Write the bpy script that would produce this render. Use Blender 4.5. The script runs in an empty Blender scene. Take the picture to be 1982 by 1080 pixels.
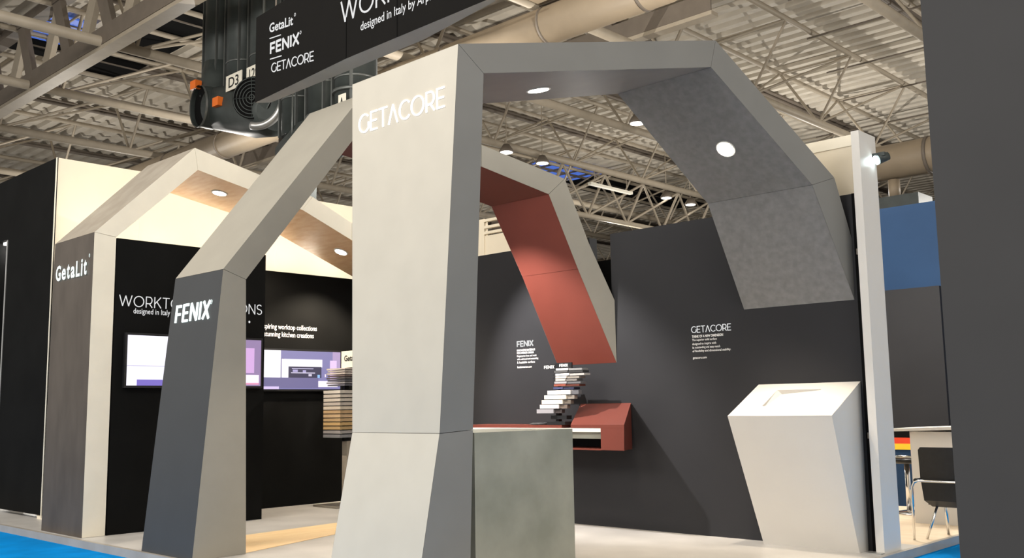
import bpy, math, random
import numpy as np
from mathutils import Vector, Matrix
random.seed(7)
S = bpy.context.scene
COL = S.collection

# ------------------------------------------------------------------ camera
YAW, PITCH, ROLL = 0.762073, 0.128504, -0.0157526
fw = Vector((-math.sin(YAW)*math.cos(PITCH), math.cos(YAW)*math.cos(PITCH), math.sin(PITCH)))
rt0 = Vector((math.cos(YAW), math.sin(YAW), 0)); up0 = rt0.cross(fw)
rt = math.cos(ROLL)*rt0 + math.sin(ROLL)*up0
up = -math.sin(ROLL)*rt0 + math.cos(ROLL)*up0
cd = bpy.data.cameras.new('camera'); cam = bpy.data.objects.new('camera', cd); COL.objects.link(cam)
cd.sensor_width = 36; cd.lens = 36*1904.95/1982; cd.clip_end = 300; cd.clip_start = 0.05
M = Matrix((rt, up, -fw)).transposed().to_4x4(); M.translation = Vector((0, 0, 1.5))
cam.matrix_world = M
S.camera = cam

# ------------------------------------------------------------------ world, lights, exposure
S.view_settings.view_transform = 'Standard'; S.view_settings.look = 'None'
S.view_settings.gamma = 1; S.view_settings.exposure = 0.0
S.view_settings.use_curve_mapping = False
W = bpy.data.worlds.new('hall_ambient'); S.world = W; W.use_nodes = True
bg = W.node_tree.nodes['Background']; bg.inputs[0].default_value = (1.0, 0.96, 0.90, 1); bg.inputs[1].default_value = 0.75

def area(name, loc, target, size, sizey, power, color, spread=180):
    l = bpy.data.lights.new(name, 'AREA'); l.shape = 'RECTANGLE'; l.size = size; l.size_y = sizey
    l.energy = power; l.color = color; l.spread = math.radians(spread)
    o = bpy.data.objects.new(name, l); COL.objects.link(o); o.location = loc
    o.rotation_euler = (Vector(target)-Vector(loc)).to_track_quat('-Z', 'Y').to_euler()
    return o
def spot(name, loc, target, power, color, ang, blend=0.3, rad=0.04):
    l = bpy.data.lights.new(name, 'SPOT'); l.energy = power; l.color = color; l.spot_size = math.radians(ang)
    l.spot_blend = blend; l.shadow_soft_size = rad
    o = bpy.data.objects.new(name, l); COL.objects.link(o); o.location = loc
    o.rotation_euler = (Vector(target)-Vector(loc)).to_track_quat('-Z', 'Y').to_euler()
    return o
WARM = (1.0, 0.86, 0.68); NEUT = (1.0, 0.95, 0.875)
# rows of hall lamps over the aisle in front and over the stand (both above the frame)
area('aisle_lamp_row', (-11.0, -7.0, 10.5), (-9.0, 6.0, 2.0), 14, 4, 2600, NEUT)
area('side_fill_light', (7.0, 3.0, 9.5), (-10.0, 7.0, 2.0), 8, 6, 900, NEUT)  # added light from the right, brightens the side faces of the arches
area('stand_lamp_row', (-9.0, 6.5, 11.5), (-9.0, 7.0, 0.0), 12, 5, 350, NEUT)
# added point lights without fixtures, unseen below the trusses, brightening the deck
for lx_ in (-36.0, -25.1, -16.5, -7.5):
    for ly_ in (14.0, 32.0):
        l = bpy.data.lights.new('roof_fill_light', 'POINT'); l.energy = 650 if lx_ < -20 else 1100; l.color = NEUT; l.shadow_soft_size = 0.0
        o = bpy.data.objects.new('roof_fill_light', l); COL.objects.link(o); o.location = (lx_, ly_, 7.5)
# cove light hidden behind the top of the dark display wall, washing the white wall
for cy_ in (6.2, 7.3, 8.4, 9.5, 10.6): area('cove_light', (-14.05, cy_, 3.74), (-14.15, cy_, 4.9), 0.3, 0.3, 12, (1.0, 0.89, 0.74))
# light on the stand: recessed downlights
spot('downlight_lamp', (-6.105, 6.80, 4.46), (-6.3, 6.9, 0), 260, WARM, 110)
spot('slope_downlight_lamp', (-5.27, 8.70, 4.04), (-5.1, 8.75, 0.0), 420, WARM, 62, 0.7)
spot('oak_downlight_lamp', (-12.77, 7.24, 4.60), (-12.5, 7.4, 0), 700, WARM, 130, 0.5)
spot('oak_downlight_lamp', (-12.75, 9.40, 3.94), (-12.3, 9.2, 0), 560, WARM, 120, 0.5)
spot('shelf_spot', (-9.3, 7.8, 4.30), (-8.3, 9.8, 1.3), 1150, (1.0, 0.95, 0.92), 62, 0.6)
# lamps of the stand next door
area('booth_lamp', (-5.6, 13.2, 4.6), (-5.4, 13.2, 0), 1.6, 1.6, 230, (1, 0.95, 0.86))

# ------------------------------------------------------------------ materials
def mat(name, col, rough=0.5, spec=0.4, noise=0.0, nscale=6.0, col2=None, metal=0.0, stretch=(1, 1, 1), detail=4, bump=0.0):
    m = bpy.data.materials.new(name); m.use_nodes = True
    nt = m.node_tree; b = nt.nodes['Principled BSDF']
    b.inputs['Roughness'].default_value = rough; b.inputs['Metallic'].default_value = metal
    b.inputs['Specular IOR Level'].default_value = spec
    c = tuple(col)+(1,)
    if noise > 0 or col2 is not None:
        tc = nt.nodes.new('ShaderNodeTexCoord'); mp = nt.nodes.new('ShaderNodeMapping')
        mp.inputs['Scale'].default_value = stretch
        nz = nt.nodes.new('ShaderNodeTexNoise'); nz.inputs['Scale'].default_value = nscale; nz.inputs['Detail'].default_value = detail
        cr = nt.nodes.new('ShaderNodeValToRGB')
        cr.color_ramp.elements[0].position = 0.32; cr.color_ramp.elements[1].position = 0.68
        c2 = tuple(col2)+(1,) if col2 is not None else tuple(min(1, x*(1+noise)) for x in col)+(1,)
        c1 = c if col2 is not None else tuple(x*(1-noise) for x in col)+(1,)
        cr.color_ramp.elements[0].color = c1; cr.color_ramp.elements[1].color = c2
        nt.links.new(tc.outputs['Object'], mp.inputs[0]); nt.links.new(mp.outputs[0], nz.inputs['Vector'])
        nt.links.new(nz.outputs['Fac'], cr.inputs[0]); nt.links.new(cr.outputs[0], b.inputs['Base Color'])
        if bump:
            bp = nt.nodes.new('ShaderNodeBump'); bp.inputs['Strength'].default_value = bump
            nt.links.new(nz.outputs['Fac'], bp.inputs['Height']); nt.links.new(bp.outputs[0], b.inputs['Normal'])
    else:
        b.inputs['Base Color'].default_value = c
    return m
def emit(name, col, strength):
    m = bpy.data.materials.new(name); m.use_nodes = True
    b = m.node_tree.nodes['Principled BSDF']; b.inputs['Base Color'].default_value = (0.02, 0.02, 0.02, 1)
    b.inputs['Emission Color'].default_value = tuple(col)+(1,); b.inputs['Emission Strength'].default_value = strength
    return m
def srgb(r, g, b):
    f = lambda v: ((v/255+0.055)/1.055)**2.4 if v > 10 else v/255/12.92
    return (f(r), f(g), f(b))

MT = {
 'beige': mat('beige_solid_surface', (0.52, 0.485, 0.41), 0.45, 0.35, 0.03, 3),
 'sidegrey': mat('mid_grey_side', (0.195, 0.192, 0.18), 0.5, 0.35, 0.04, 2),  # arch sides, a darker tone than the beige fronts
 'soffit': mat('speckled_dark_grey_surface', (0.205, 0.20, 0.195), 0.5, 0.35, 0.12, 14, detail=8),
 'soffit_gloss': mat('satin_grey_surface', (0.24, 0.225, 0.21), 0.45, 0.35, 0.05, 3),
 'fenixdark': mat('matt_anthracite_laminate', (0.045, 0.047, 0.049), 0.55, 0.25, 0.03, 3),
 'taupe': mat('taupe_laminate', (0.315, 0.295, 0.25), 0.5, 0.3, 0.03, 3),
 'red': mat('matt_red_laminate', (0.14, 0.033, 0.022), 0.45, 0.35, 0.04, 3),
 'oakdark': mat('dark_brown_wood', (0.058, 0.046, 0.036), 0.55, 0.3, 0.25, 2, (0.080, 0.065, 0.052), stretch=(2.2, 2.2, 0.8), detail=8),
 'cream': mat('cream_panel', (0.80, 0.745, 0.62), 0.5, 0.3, 0.03, 3),
 'marble': mat('beige_stone_panel', (0.27, 0.235, 0.19), 0.5, 0.3, 0.12, 4, (0.33, 0.295, 0.245), detail=6),
 'oak': mat('light_oak', (0.80, 0.50, 0.27), 0.5, 0.3, 0.2, 4, (0.90, 0.64, 0.40), stretch=(1.0, 4, 4), detail=6),
 'palefloor': mat('warm_pale_floor', (0.80, 0.55, 0.27), 0.45, 0.3, 0.1, 3, (0.86, 0.64, 0.36), stretch=(4, 0.5, 1)),
 'white': mat('white_solid_surface', (0.66, 0.635, 0.595), 0.35, 0.4, 0.015, 3),
 'whitewall': mat('white_paint', (0.78, 0.70, 0.56), 0.6, 0.2, 0.02, 2),
 'blackwall': mat('black_paint', (0.0085, 0.0085, 0.0082), 0.85, 0.03, 0.1, 2),
 'greywall': mat('dark_grey_paint', (0.026, 0.026, 0.0285), 0.6, 0.15, 0.05, 1.5),
 'fgwall': mat('charcoal_fabric_panel', (0.048, 0.048, 0.050), 0.7, 0.2, 0.04, 2),
 'concrete': mat('grey_green_concrete', (0.25, 0.26, 0.215), 0.5, 0.35, 0.2, 2.2, (0.36, 0.365, 0.31), detail=8),
 'standfloor': mat('pale_grey_stone_floor', (0.44, 0.42, 0.39), 0.35, 0.4, 0.12, 1.6, (0.56, 0.535, 0.50), detail=7),
 'carpet': mat('blue_carpet', (0.0, 0.19, 0.52), 0.95, 0.05, 0.12, 3, bump=0.1),
 'hallfloor': mat('hall_concrete_floor', (0.20, 0.19, 0.18), 0.7, 0.2, 0.1, 1),
 'edge': mat('aluminium_edge', (0.42, 0.38, 0.33), 0.4, 0.4, 0.08, 3, metal=0.3),
 'alu': mat('brushed_aluminium', (0.42, 0.42, 0.41), 0.35, 0.5, 0.05, 3, metal=0.7),
 'chrome': mat('chrome', (0.75, 0.75, 0.75), 0.15, 0.5, metal=1.0),
 'blackplastic': mat('black_plastic', (0.012, 0.012, 0.013), 0.4, 0.4),
 'leather': mat('black_leather', (0.010, 0.010, 0.011), 0.4, 0.4, 0.2, 20),
 'deck': mat('tan_steel_deck', (0.52, 0.475, 0.40), 0.6, 0.2, 0.06, 2),
 'steel': mat('tan_painted_steel', (0.36, 0.31, 0.24), 0.5, 0.3, 0.06, 3),
 'steeldark': mat('brown_painted_steel', (0.15, 0.125, 0.10), 0.55, 0.3, 0.08, 3),
 'duct': mat('tan_painted_duct', (0.27, 0.215, 0.15), 0.5, 0.3, 0.06, 2),
 'jet': mat('dark_green_grey_metal', (0.040, 0.048, 0.046), 0.5, 0.4, 0.15, 4, metal=0.15),
 'jetseam': mat('worn_grey_metal', (0.14, 0.15, 0.145), 0.35, 0.5, 0.1, 4, metal=0.5),
 'orange': mat('orange_plastic', (0.75, 0.16, 0.02), 0.5, 0.3),
 'signwhite': mat('off_white_sign', (0.75, 0.72, 0.62), 0.6, 0.2, 0.05, 4),
 'signtext': mat('black_sign_ink', (0.02, 0.02, 0.02), 0.6, 0.2),
 'print': mat('white_vinyl_print', (0.85, 0.84, 0.82), 0.6, 0.2),
 'printglow': emit('white_glowing_print', (1, 1, 1), 0.75),  # white print with a glow of its own put into the material
 'lit': emit('lit_letter_face', (1.0, 0.97, 0.92), 1.6),
 'litcool': emit('lit_letter_face_cool', (0.85, 1.0, 0.97), 1.6),
 'lamp': emit('downlight_glow', (1.0, 0.93, 0.82), 9),
 'lampstar': emit('bright_downlight_glow', (1.0, 0.92, 0.76), 60),
 'highbay': emit('high_bay_glow', (1.0, 0.95, 0.86), 6),
 'coolspot': emit('cool_spot_glow', (0.8, 0.98, 1.0), 12),
 'fascia': mat('black_fabric_banner', (0.0085, 0.008, 0.0075), 0.8, 0.06, 0.05, 2),
 'fasciaunder': mat('grey_banner_underside', (0.34, 0.345, 0.34), 0.7, 0.2, 0.05, 2),
 'navy': mat('blue_fabric_wall', (0.015, 0.042, 0.10), 0.7, 0.2, 0.04, 2),
 'stripe_red': mat('red_stripe', (0.75, 0.07, 0.03), 0.6, 0.2),
 'stripe_yellow': mat('yellow_stripe', (0.9, 0.55, 0.04), 0.6, 0.2),
 'laminate': mat('pale_wood_laminate_floor', (0.66, 0.52, 0.36), 0.4, 0.3, 0.1, 2, (0.75, 0.62, 0.46), stretch=(1, 4, 1)),
 'sky': emit('dusk_sky_glass', (0.07, 0.16, 0.62), 0.9),
 'endwall': mat('dark_brown_cladding', (0.085, 0.07, 0.058), 0.6, 0.2, 0.1, 1),
 'black': mat('black_void', (0.006, 0.006, 0.006), 0.9, 0.05),
}

# ------------------------------------------------------------------ helpers
def tag(o, label=None, cat=None, group=None, kind=None):
    if label: o['label'] = label
    if cat: o['category'] = cat
    if group: o['group'] = group
    if kind: o['kind'] = kind
    return o
def link(name, me, parent=None):
    o = bpy.data.objects.new(name, me); COL.objects.link(o)
    if parent is not None: o.parent = parent
    return o
def empty(name, label, cat, loc=(0, 0, 0), group=None):
    o = bpy.data.objects.new(name, None); COL.objects.link(o); o.location = loc; o.empty_display_size = 0.2
    o['_loc'] = list(loc)
    return tag(o, label, cat, group)
class MB:
    """collects shapes (world coordinates) into one mesh"""
    def __init__(s): s.v = []; s.f = []; s.mi = []; s.sm = []
    def add(s, vs, fs, mi=0, smooth=False):
        n = len(s.v); s.v += [tuple(v) for v in vs]
        for f in fs: s.f.append(tuple(i+n for i in f)); s.mi.append(mi); s.sm.append(smooth)
        return s
    def box(s, a, b, mi=0):
        x0, y0, z0 = a; x1, y1, z1 = b
        vs = [(x0,y0,z0),(x1,y0,z0),(x1,y1,z0),(x0,y1,z0),(x0,y0,z1),(x1,y0,z1),(x1,y1,z1),(x0,y1,z1)]
        return s.add(vs, [(0,3,2,1),(4,5,6,7),(0,1,5,4),(1,2,6,5),(2,3,7,6),(3,0,4,7)], mi)
    def hexa(s, lo, hi, mi=0):   # lower 4 and upper 4 points, both counter-clockwise from above
        return s.add(list(lo)+list(hi), [(3,2,1,0),(4,5,6,7),(0,1,5,4),(1,2,6,5),(2,3,7,6),(3,0,4,7)], mi)
    def prism(s, poly, ext, mi=0):
        n = len(poly); e = Vector(ext)
        vs = [tuple(p) for p in poly]+[tuple(Vector(p)+e) for p in poly]
        fs = [tuple(range(n))[::-1], tuple(range(n, 2*n))]+[(i, (i+1) % n, n+(i+1) % n, n+i) for i in range(n)]
        return s.add(vs, fs, mi)
    def tube(s, pts, r, n=8, mi=0, caps=True, smooth=True):
        pts = [Vector(p) for p in pts]; rr = r if isinstance(r, (list, tuple)) else [r]*len(pts)
        rings = []; prev = None
        for i, p in enumerate(pts):
            d = (pts[min(i+1, len(pts)-1)]-pts[max(i-1, 0)]).normalized()
            if prev is None:
                a = d.cross(Vector((0, 0, 1)));
                if a.length < 1e-3: a = d.cross(Vector((1, 0, 0)))
            else: a = prev-d*prev.dot(d)
            a.normalize(); prev = a; b = d.cross(a)
            rings.append([p+(a*math.cos(2*math.pi*k/n)+b*math.sin(2*math.pi*k/n))*rr[i] for k in range(n)])
        base = len(s.v)
        for R in rings: s.v += [tuple(q) for q in R]
        for i in range(len(rings)-1):
            for k in range(n):
                s.f.append((base+i*n+k, base+i*n+(k+1) % n, base+(i+1)*n+(k+1) % n, base+(i+1)*n+k)); s.mi.append(mi); s.sm.append(smooth)
        if caps:
            s.f.append(tuple(base+k for k in range(n))[::-1]); s.mi.append(mi); s.sm.append(False)
            s.f.append(tuple(base+(len(rings)-1)*n+k for k in range(n))); s.mi.append(mi); s.sm.append(False)
        return s
    def build(s, name, mats, parent=None):
        me = bpy.data.meshes.new(name)
        off = Vector(parent['_loc']) if parent is not None and '_loc' in parent.keys() else Vector((0, 0, 0))
        me.from_pydata([tuple(Vector(v)-off) for v in s.v], [], s.f)
        for m in (mats if isinstance(mats, (list, tuple)) else [mats]): me.materials.append(MT[m] if isinstance(m, str) else m)
        for p, mi, sm in zip(me.polygons, s.mi, s.sm): p.material_index = mi; p.use_smooth = sm
        me.update()
        o = link(name, me, parent)
        if off.length and parent is not None:
            o['_loc'] = list(off)
        elif parent is not None and '_loc' in parent.keys(): o['_loc'] = list(off)
        return o
def struct(name, mb, m): return tag(mb.build(name, m), kind='structure')
def box(a, b): return MB().box(a, b)

# ---- lettering: strokes on a plane (o = lower left, u = reading direction, v = up), all in metres
def arc(cx, cy, rx, ry, a0, a1, n=14):
    return [(cx+rx*math.cos(math.radians(a0+(a1-a0)*i/n)), cy+ry*math.sin(math.radians(a0+(a1-a0)*i/n))) for i in range(n+1)]
GL = {
 'G': (0.86, [arc(.48, .5, .45, .48, 48, 318)+[(.84, .20), (.84, .50)]]),
 'E': (0.62, [[(.05, 0), (.05, 1)], [(.05, .02), (.58, .02)], [(.05, .5), (.52, .5)], [(.05, .98), (.58, .98)]]),
 'T': (0.66, [[(.0, .98), (.66, .98)], [(.33, 0), (.33, .98)]]),
 '^': (0.74, [[(.02, 0), (.37, .98), (.72, 0)]]),
 'C': (0.82, [arc(.48, .5, .45, .48, 45, 315)]),
 'O': (1.0, [arc(.5, .5, .47, .48, 0, 360, 24)]),
 'R': (0.68, [[(.05, 0), (.05, .98), (.36, .98)]+arc(.36, .665, .26, .315, 90, -90, 8)+[(.05, .35)], [(.36, .35), (.64, 0)]]),
 'W': (1.22, [[(.02, 1), (.32, .02), (.61, .95), (.90, .02), (1.2, 1)]]),
 'K': (0.70, [[(.05, 0), (.05, 1)], [(.64, 1), (.05, .36)], [(.26, .58), (.68, 0)]]),
 'P': (0.66, [[(.05, 0), (.05, .98), (.34, .98)]+arc(.34, .66, .27, .32, 90, -90, 8)+[(.05, .34)]]),
 'L': (0.56, [[(.05, 1), (.05, .02), (.54, .02)]]),
 'I': (0.12, [[(.06, 0), (.06, 1)]]),
 'N': (0.78, [[(.05, 0), (.05, 1)], [(.05, 1), (.73, 0)], [(.73, 0), (.73, 1)]]),
 'S': (0.62, [arc(.31, .74, .26, .24, 35, 250, 10)[:-1]+arc(.31, .26, .27, .24, 80, -145, 12)]),
 'F': (0.58, [[(.05, 0), (.05, 1)], [(.05, .46), (.50, .46)], [(.05, .95), (.56, .95)]]),
 'X': (0.72, [[(.04, 0), (.68, 1)], [(.68, 0), (.04, 1)]]),
 ' ': (0.45, []), 'U': (0.75, [[(.05, 1), (.05, .36)]+arc(.375, .36, .325, .34, 180, 360, 12)+[(.70, 1)]]), '-': (1.0, [[(0, .5), (1, .5)]]),
}
def stroke_mb(mb, paths, w, P, depth, nrm, mi=0):
    for path in paths:
        for (a, b) in zip(path[:-1], path[1:]):
            a = Vector(a+(0,)); b = Vector(b+(0,)); d = (b-a)
            if d.length < 1e-6: continue
            d = d.normalized(); q = Vector((-d.y, d.x, 0))*w/2; e = d*w*0.22
            c = [a-e-q, b+e-q, b+e+q, a-e+q]
            bot = [P(x.x, x.y) for x in c]; top = [p+nrm*depth for p in bot]
            mb.add(bot+top, [(3,2,1,0),(4,5,6,7),(0,1,5,4),(1,2,6,5),(2,3,7,6),(3,0,4,7)], mi)
def word_glyphs(text, gap):
    x = 0; out = []
    for ch in text:
        w, paths = GL[ch]; out.append((x, paths)); x += w+gap
    return out, x-gap
def strokes(text, o, u, v, width, height, w, m, parent, gap=0.16, depth=0.004, per_letter=False, name='lettering'):
    o, u, v = Vector(o), Vector(u).normalized(), Vector(v).normalized(); nrm = u.cross(v)
    gl, tot = word_glyphs(text, gap); sx = width/tot
    mb = MB()
    for x, paths in gl:
        if per_letter: mb = MB()
        k = height/sx  # keep the stroke even although x and y scale differ
        pp = [[(px_*sx+x*sx, py*height) for px_, py in pa] for pa in paths]
        stroke_mb(mb, pp, w*height, lambda a, b: o+u*a+v*b, depth, nrm)
        if per_letter and mb.f: mb.build('letter', m, parent)
    if not per_letter: mb.build(name, m, parent)
def fonttext(text, o, u, v, width, height, m, parent, bold=0.0, depth=0.003, name='lettering', full=True):
    """text from the built-in font, turned into a mesh and fitted to width x height (its bounding box)"""
    cu = bpy.data.curves.new('text', 'FONT'); cu.body = text; cu.size = 1; cu.offset = bold; cu.resolution_u = 3; cu.extrude = 0.0
    ob = bpy.data.objects.new('text', cu); COL.objects.link(ob)
    dg = bpy.context.evaluated_depsgraph_get(); dg.update()
    me = bpy.data.meshes.new_from_object(ob.evaluated_get(dg))
    bpy.data.objects.remove(ob); bpy.data.curves.remove(cu)
    co = np.array([v_.co[:2] for v_ in me.vertices]); mn, mx = co.min(0), co.max(0)
    o, u, v = Vector(o), Vector(u).normalized(), Vector(v).normalized(); nrm = u.cross(v)
    off = Vector(parent['_loc']) if parent is not None and '_loc' in parent.keys() else Vector((0, 0, 0))
    if height is None: height = width/(mx[0]-mn[0])*(mx[1]-mn[1])
    if width is None: width = height/(mx[1]-mn[1])*(mx[0]-mn[0])
    vs = [o+u*((c[0]-mn[0])/(mx[0]-mn[0])*width)+v*((c[1]-mn[1])/(mx[1]-mn[1])*height)+nrm*depth-off for c in co]
    fs = [tuple(p.vertices) for p in me.polygons]
    bpy.data.meshes.remove(me)
    me = bpy.data.meshes.new(name); me.from_pydata([tuple(x) for x in vs], [], fs); me.materials.append(MT[m]); me.update()
    return link(name, me, parent)
X_, Y_, Z_ = Vector((1, 0, 0)), Vector((0, 1, 0)), Vector((0, 0, 1))

# ------------------------------------------------------------------ hall shell
struct('floor', box((-62, -14, -0.25), (16, 62, -0.1)), 'hallfloor')
struct('floor_carpet_front', box((-32, 2.2, -0.1), (-1.9, 5.08, -0.085)), 'carpet')
struct('floor_carpet_side', box((-4.17, 5.08, -0.1), (-1.9, 40, -0.085)), 'carpet')
# stand platform with its edge strips
struct('floor_stand', box((-32, 5.13, -0.1), (-4.22, 10.5, 0.0)), 'standfloor')
struct('trim_1', box((-32, 5.08, -0.1), (-4.17, 5.13, 0.004)), 'edge')
struct('trim_2', box((-4.22, 5.13, -0.1), (-4.17, 17.5, 0.004)), 'edge')
struct('floor_pale_strip', MB().prism([(-10.72, 5.74, 0.001), (-9.46, 5.74, 0.001), (-10.30, 8.3, 0.001), (-10.97, 8.3, 0.001)], (0, 0, 0.003)), 'palefloor')  # warm pale tapered patch laid over the stand floor

# corrugated roof deck: ribs run along X
deck = MB(); y = 1.0; per = 0.58; zt, zb = 12.72, 12.58
prof = []
while y < 60:
    prof += [(y, zb), (y+per*0.42, zb), (y+per*0.52, zt), (y+per*0.90, zt)]; y += per
vs = []; fs = []
for yy, zz in prof: vs += [(-60, yy, zz), (8, yy, zz)]
for i in range(len(prof)-1): fs.append((2*i, 2*i+1, 2*i+3, 2*i+2))
deck.add(vs, fs)
ceiling = struct('ceiling', deck, 'deck')
struct('wall_far', box((-60, 58, -0.1), (8, 58.3, 12.5)), 'endwall')
# vertical ribs of the far cladding
for i in range(26):
    x = -52+i*1.7
    box((x, 57.6, 0), (x+0.55, 58, 12.4)).build('cladding_rib', 'steeldark', ceiling)
# dusk sky in the roof lights, dark roof monitors
W1 = struct('window_1', box((-29.4, 9.9, 12.50), (-27.2, 11.4, 12.55)), 'sky')
W2 = struct('window_2', box((-30.7, 32.6, 12.50), (-28.3, 36.5, 12.55)), 'sky')
for i in range(3): box((-28.9+i*0.6, 9.9, 12.46), (-28.84+i*0.6, 11.4, 12.5)).build('glazing_bar', 'steeldark', W1)
for i in range(4): box((-30.7, 33.2+i*0.9, 12.44), (-28.3, 33.3+i*0.9, 12.5)).build('glazing_bar', 'steeldark', W2)
for a, b in (((-31.5, 12.4, 12.44), (-20.5, 13.9, 12.56)), ((-30.6, 9.9, 12.44), (-29.4, 11.4, 12.56)), ((-31.5, 36.6, 12.42), (-28.6, 46, 12.56))):
    box(a, b).build('roof_monitor', 'black', ceiling)

# unit bar shared by all web members
def unit_bar(n=6):
    mb = MB(); mb.tube([(0, 0, 0), (0, 0, 1)], 1.0, n, caps=False)
    return mb
ub = unit_bar(); bar_me = {}
for k in ('steel', 'steeldark'):
    me = bpy.data.meshes.new('web_bar'); me.from_pydata(ub.v, [], ub.f); me.materials.append(MT[k])
    for p in me.polygons: p.use_smooth = True
    bar_me[k] = me
def bar(p, q, r, parent, name='web_bar', m='steel'):
    p, q = Vector(p), Vector(q); d = q-p
    o = bpy.data.objects.new(name, bar_me[m]); COL.objects.link(o); o.parent = parent
    o.matrix_local = Matrix.Translation(p) @ d.to_track_quat('Z', 'Y').to_matrix().to_4x4() @ Matrix.Diagonal((r, r, d.length, 1))
    return o
def holder(name, parent):
    o = bpy.data.objects.new(name, None); COL.objects.link(o); o.parent = parent; return o
ZB, ZT = 10.4, 12.35
def truss(xc, y0, y1, zb=ZB, zt=ZT, half=1.25, step=4.2, ws=10.6, m='steel'):
    t = MB().tube([(xc, y0, zb), (xc, y1, zb)], 0.13, 10).build('roof_truss', m, ceiling)
    for s in (-1, 1): bar((xc+s*half, y0, zt), (xc+s*half, y1, zt), 0.085, t, 'top_chord', m)
    yy = max(y0+0.4, ws)
    while yy+step <= y1:
        for s in (-1, 1):
            bar((xc, yy, zb), (xc+s*half, yy, zt), 0.045, t, 'web_bar', m)
            bar((xc, yy, zb), (xc+s*half, yy+step, zt), 0.04, t, 'web_bar', m)
        bar((xc-half, yy, zt), (xc+half, yy, zt), 0.035, t, 'web_bar', m)
        yy += step
    return t
for xc, y0, y1 in ((-3.4, 12, 46), (-8.7, 12, 50), (-14.1, 12, 54), (-18.7, 12, 54), (-22.9, 6, 54), (-27.4, 6, 54), (-32.2, 7, 54), (-38.0, 8, 54), (-45, 12, 54)):
    truss(xc, y0, y1)
# deeper lattice girder under one of the chords, far right of the middle
lg = MB().tube([(-24.0, 27, 8.85), (-24.0, 39.5, 8.85)], 0.11, 8).build('lattice_girder', 'steel', ceiling)
yy = 27.0
while yy < 39:
    bar((-24, yy, 8.85), (-23.1, yy, 10.35), 0.06, lg); bar((-24, yy, 8.85), (-23.1, yy+2.5, 10.35), 0.05, lg); bar((-23.1, yy, 10.35), (-24, yy+2.5, 8.85), 0.05, lg)
    yy += 2.5
# purlins right under the deck, with thin conduits
for x in (-10.4, -17.0, -21.0, -25.1, -29.8, -35.2, -41.5, -48):
    MB().tube([(x, 6, 12.48), (x, 56, 12.48)], 0.075, 6).build('purlin', 'steeldark', ceiling)
    MB().box((x-0.22, 6, 12.52), (x+0.22, 56, 12.56)).build('cable_tray', 'steeldark', ceiling)
for i, (yy, x0, x1) in enumerate(((26.5, -13, -8.5), (29.8, -14, -9), (33.1, -15, -9.5), (37, -18, -10), (23.5, -12, -8), (41, -20, -12), (46, -22, -14))):
    MB().tube([(x0, yy, 12.2), (x1, yy, 12.2), (x1, yy, 11.7)], 0.03, 5).build('conduit', 'steeldark', ceiling)

# heavy V-web girder (top left)
def vgirder(y0, y1, x0, x1, z0, z1, name, step=1.75, first=0.0):
    g = MB().box((x0, y0, z0), (x1, y1, z0+0.10)).build(name, 'steel', ceiling)
    MB().box((x0, y0-0.02, z0+0.10), (x1, y0+0.02, z0+0.55)).build('flange_plate', 'steeldark', g)
    x = x0+first; ym = (y0+y1)/2
    while x < x1-step:
        w = 0.25
        for a, b, dy, m in ((x-step*0.46, x-0.12, -0.145, 'steeldark'), (x+step*0.46, x+0.12, 0.0, 'steel')):
            poly = [(a-w, ym+dy, z1), (a+w, ym+dy, z1), (b+w, ym+dy, z0+0.15), (b-w, ym+dy, z0+0.15)]
            MB().prism(poly, (0, 0.14, 0)).build('web_plate', m, g)
        x += step
    box((x0, y0, z1-0.05), (x1, y1, z1+0.25)).build('top_flange', 'steeldark', g)
    return g
vgirder(9.72, 10.08, -46, -14.5, 10.2, 12.35, 'roof_girder', 2.45, 1.65)
vgirder(19.6, 19.9, -46, -12.0, 10.7, 12.3, 'roof_girder', 2.6)

# big round ventilation duct running across, a box duct, and a far duct
d = empty('ventilation_duct', 'long tan round ventilation duct crossing the roof behind the arches', 'duct', (-20, 15.75, 9.85))
MB().tube([(-34, 15.75, 9.85), (-10.6, 15.75, 9.85)], 0.42, 24).build('duct_body', 'duct', d)
for x in (-31, -27.5, -24, -20.5, -17, -13.8, -11.2):
    MB().tube([(x, 15.75, 9.85), (x+0.06, 15.75, 9.85)], 0.44, 24).build('joint_band', 'steeldark', d)
d = empty('box_duct', 'brown rectangular duct under the roof above the nearest grey arch', 'duct', (-13.6, 18, 10.3))
box((-13.9, 14.1, 10.32), (-12.9, 16.2, 10.75)).build('duct_body', 'duct', d)
for yy in (14.8, 15.6): box((-13.93, yy, 10.29), (-12.87, yy+0.06, 10.78)).build('joint_band', 'steeldark', d)
d = empty('ventilation_duct', 'short tan round duct behind the white end post at right', 'duct', (-8.6, 27, 8.0))
MB().tube([(-12.5, 27, 8.15), (-7.6, 27, 8.15)], 0.5, 20).build('duct_body', 'duct', d)
for x in (-11.5, -9.9, -8.6): MB().tube([(x, 27, 8.15), (x+0.09, 27, 8.15)], 0.53, 20).build('joint_band', 'steeldark', d)
d = empty('air_handler', 'dark grey air handling box beyond the blue wall at right', 'machine', (-10.5, 27, 6.6))
box((-12.0, 26.6, 6.3), (-10.1, 27.6, 7.1)).build('casing', 'jet', d)
MB().tube([(-10.9, 27, 7.1), (-10.9, 27, 7.63)], 0.16, 10).build('connecting_pipe', 'duct', d)
box((-12.02, 26.56, 6.5), (-11.0, 26.6, 6.56)).build('rail', 'steel', d)

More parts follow.
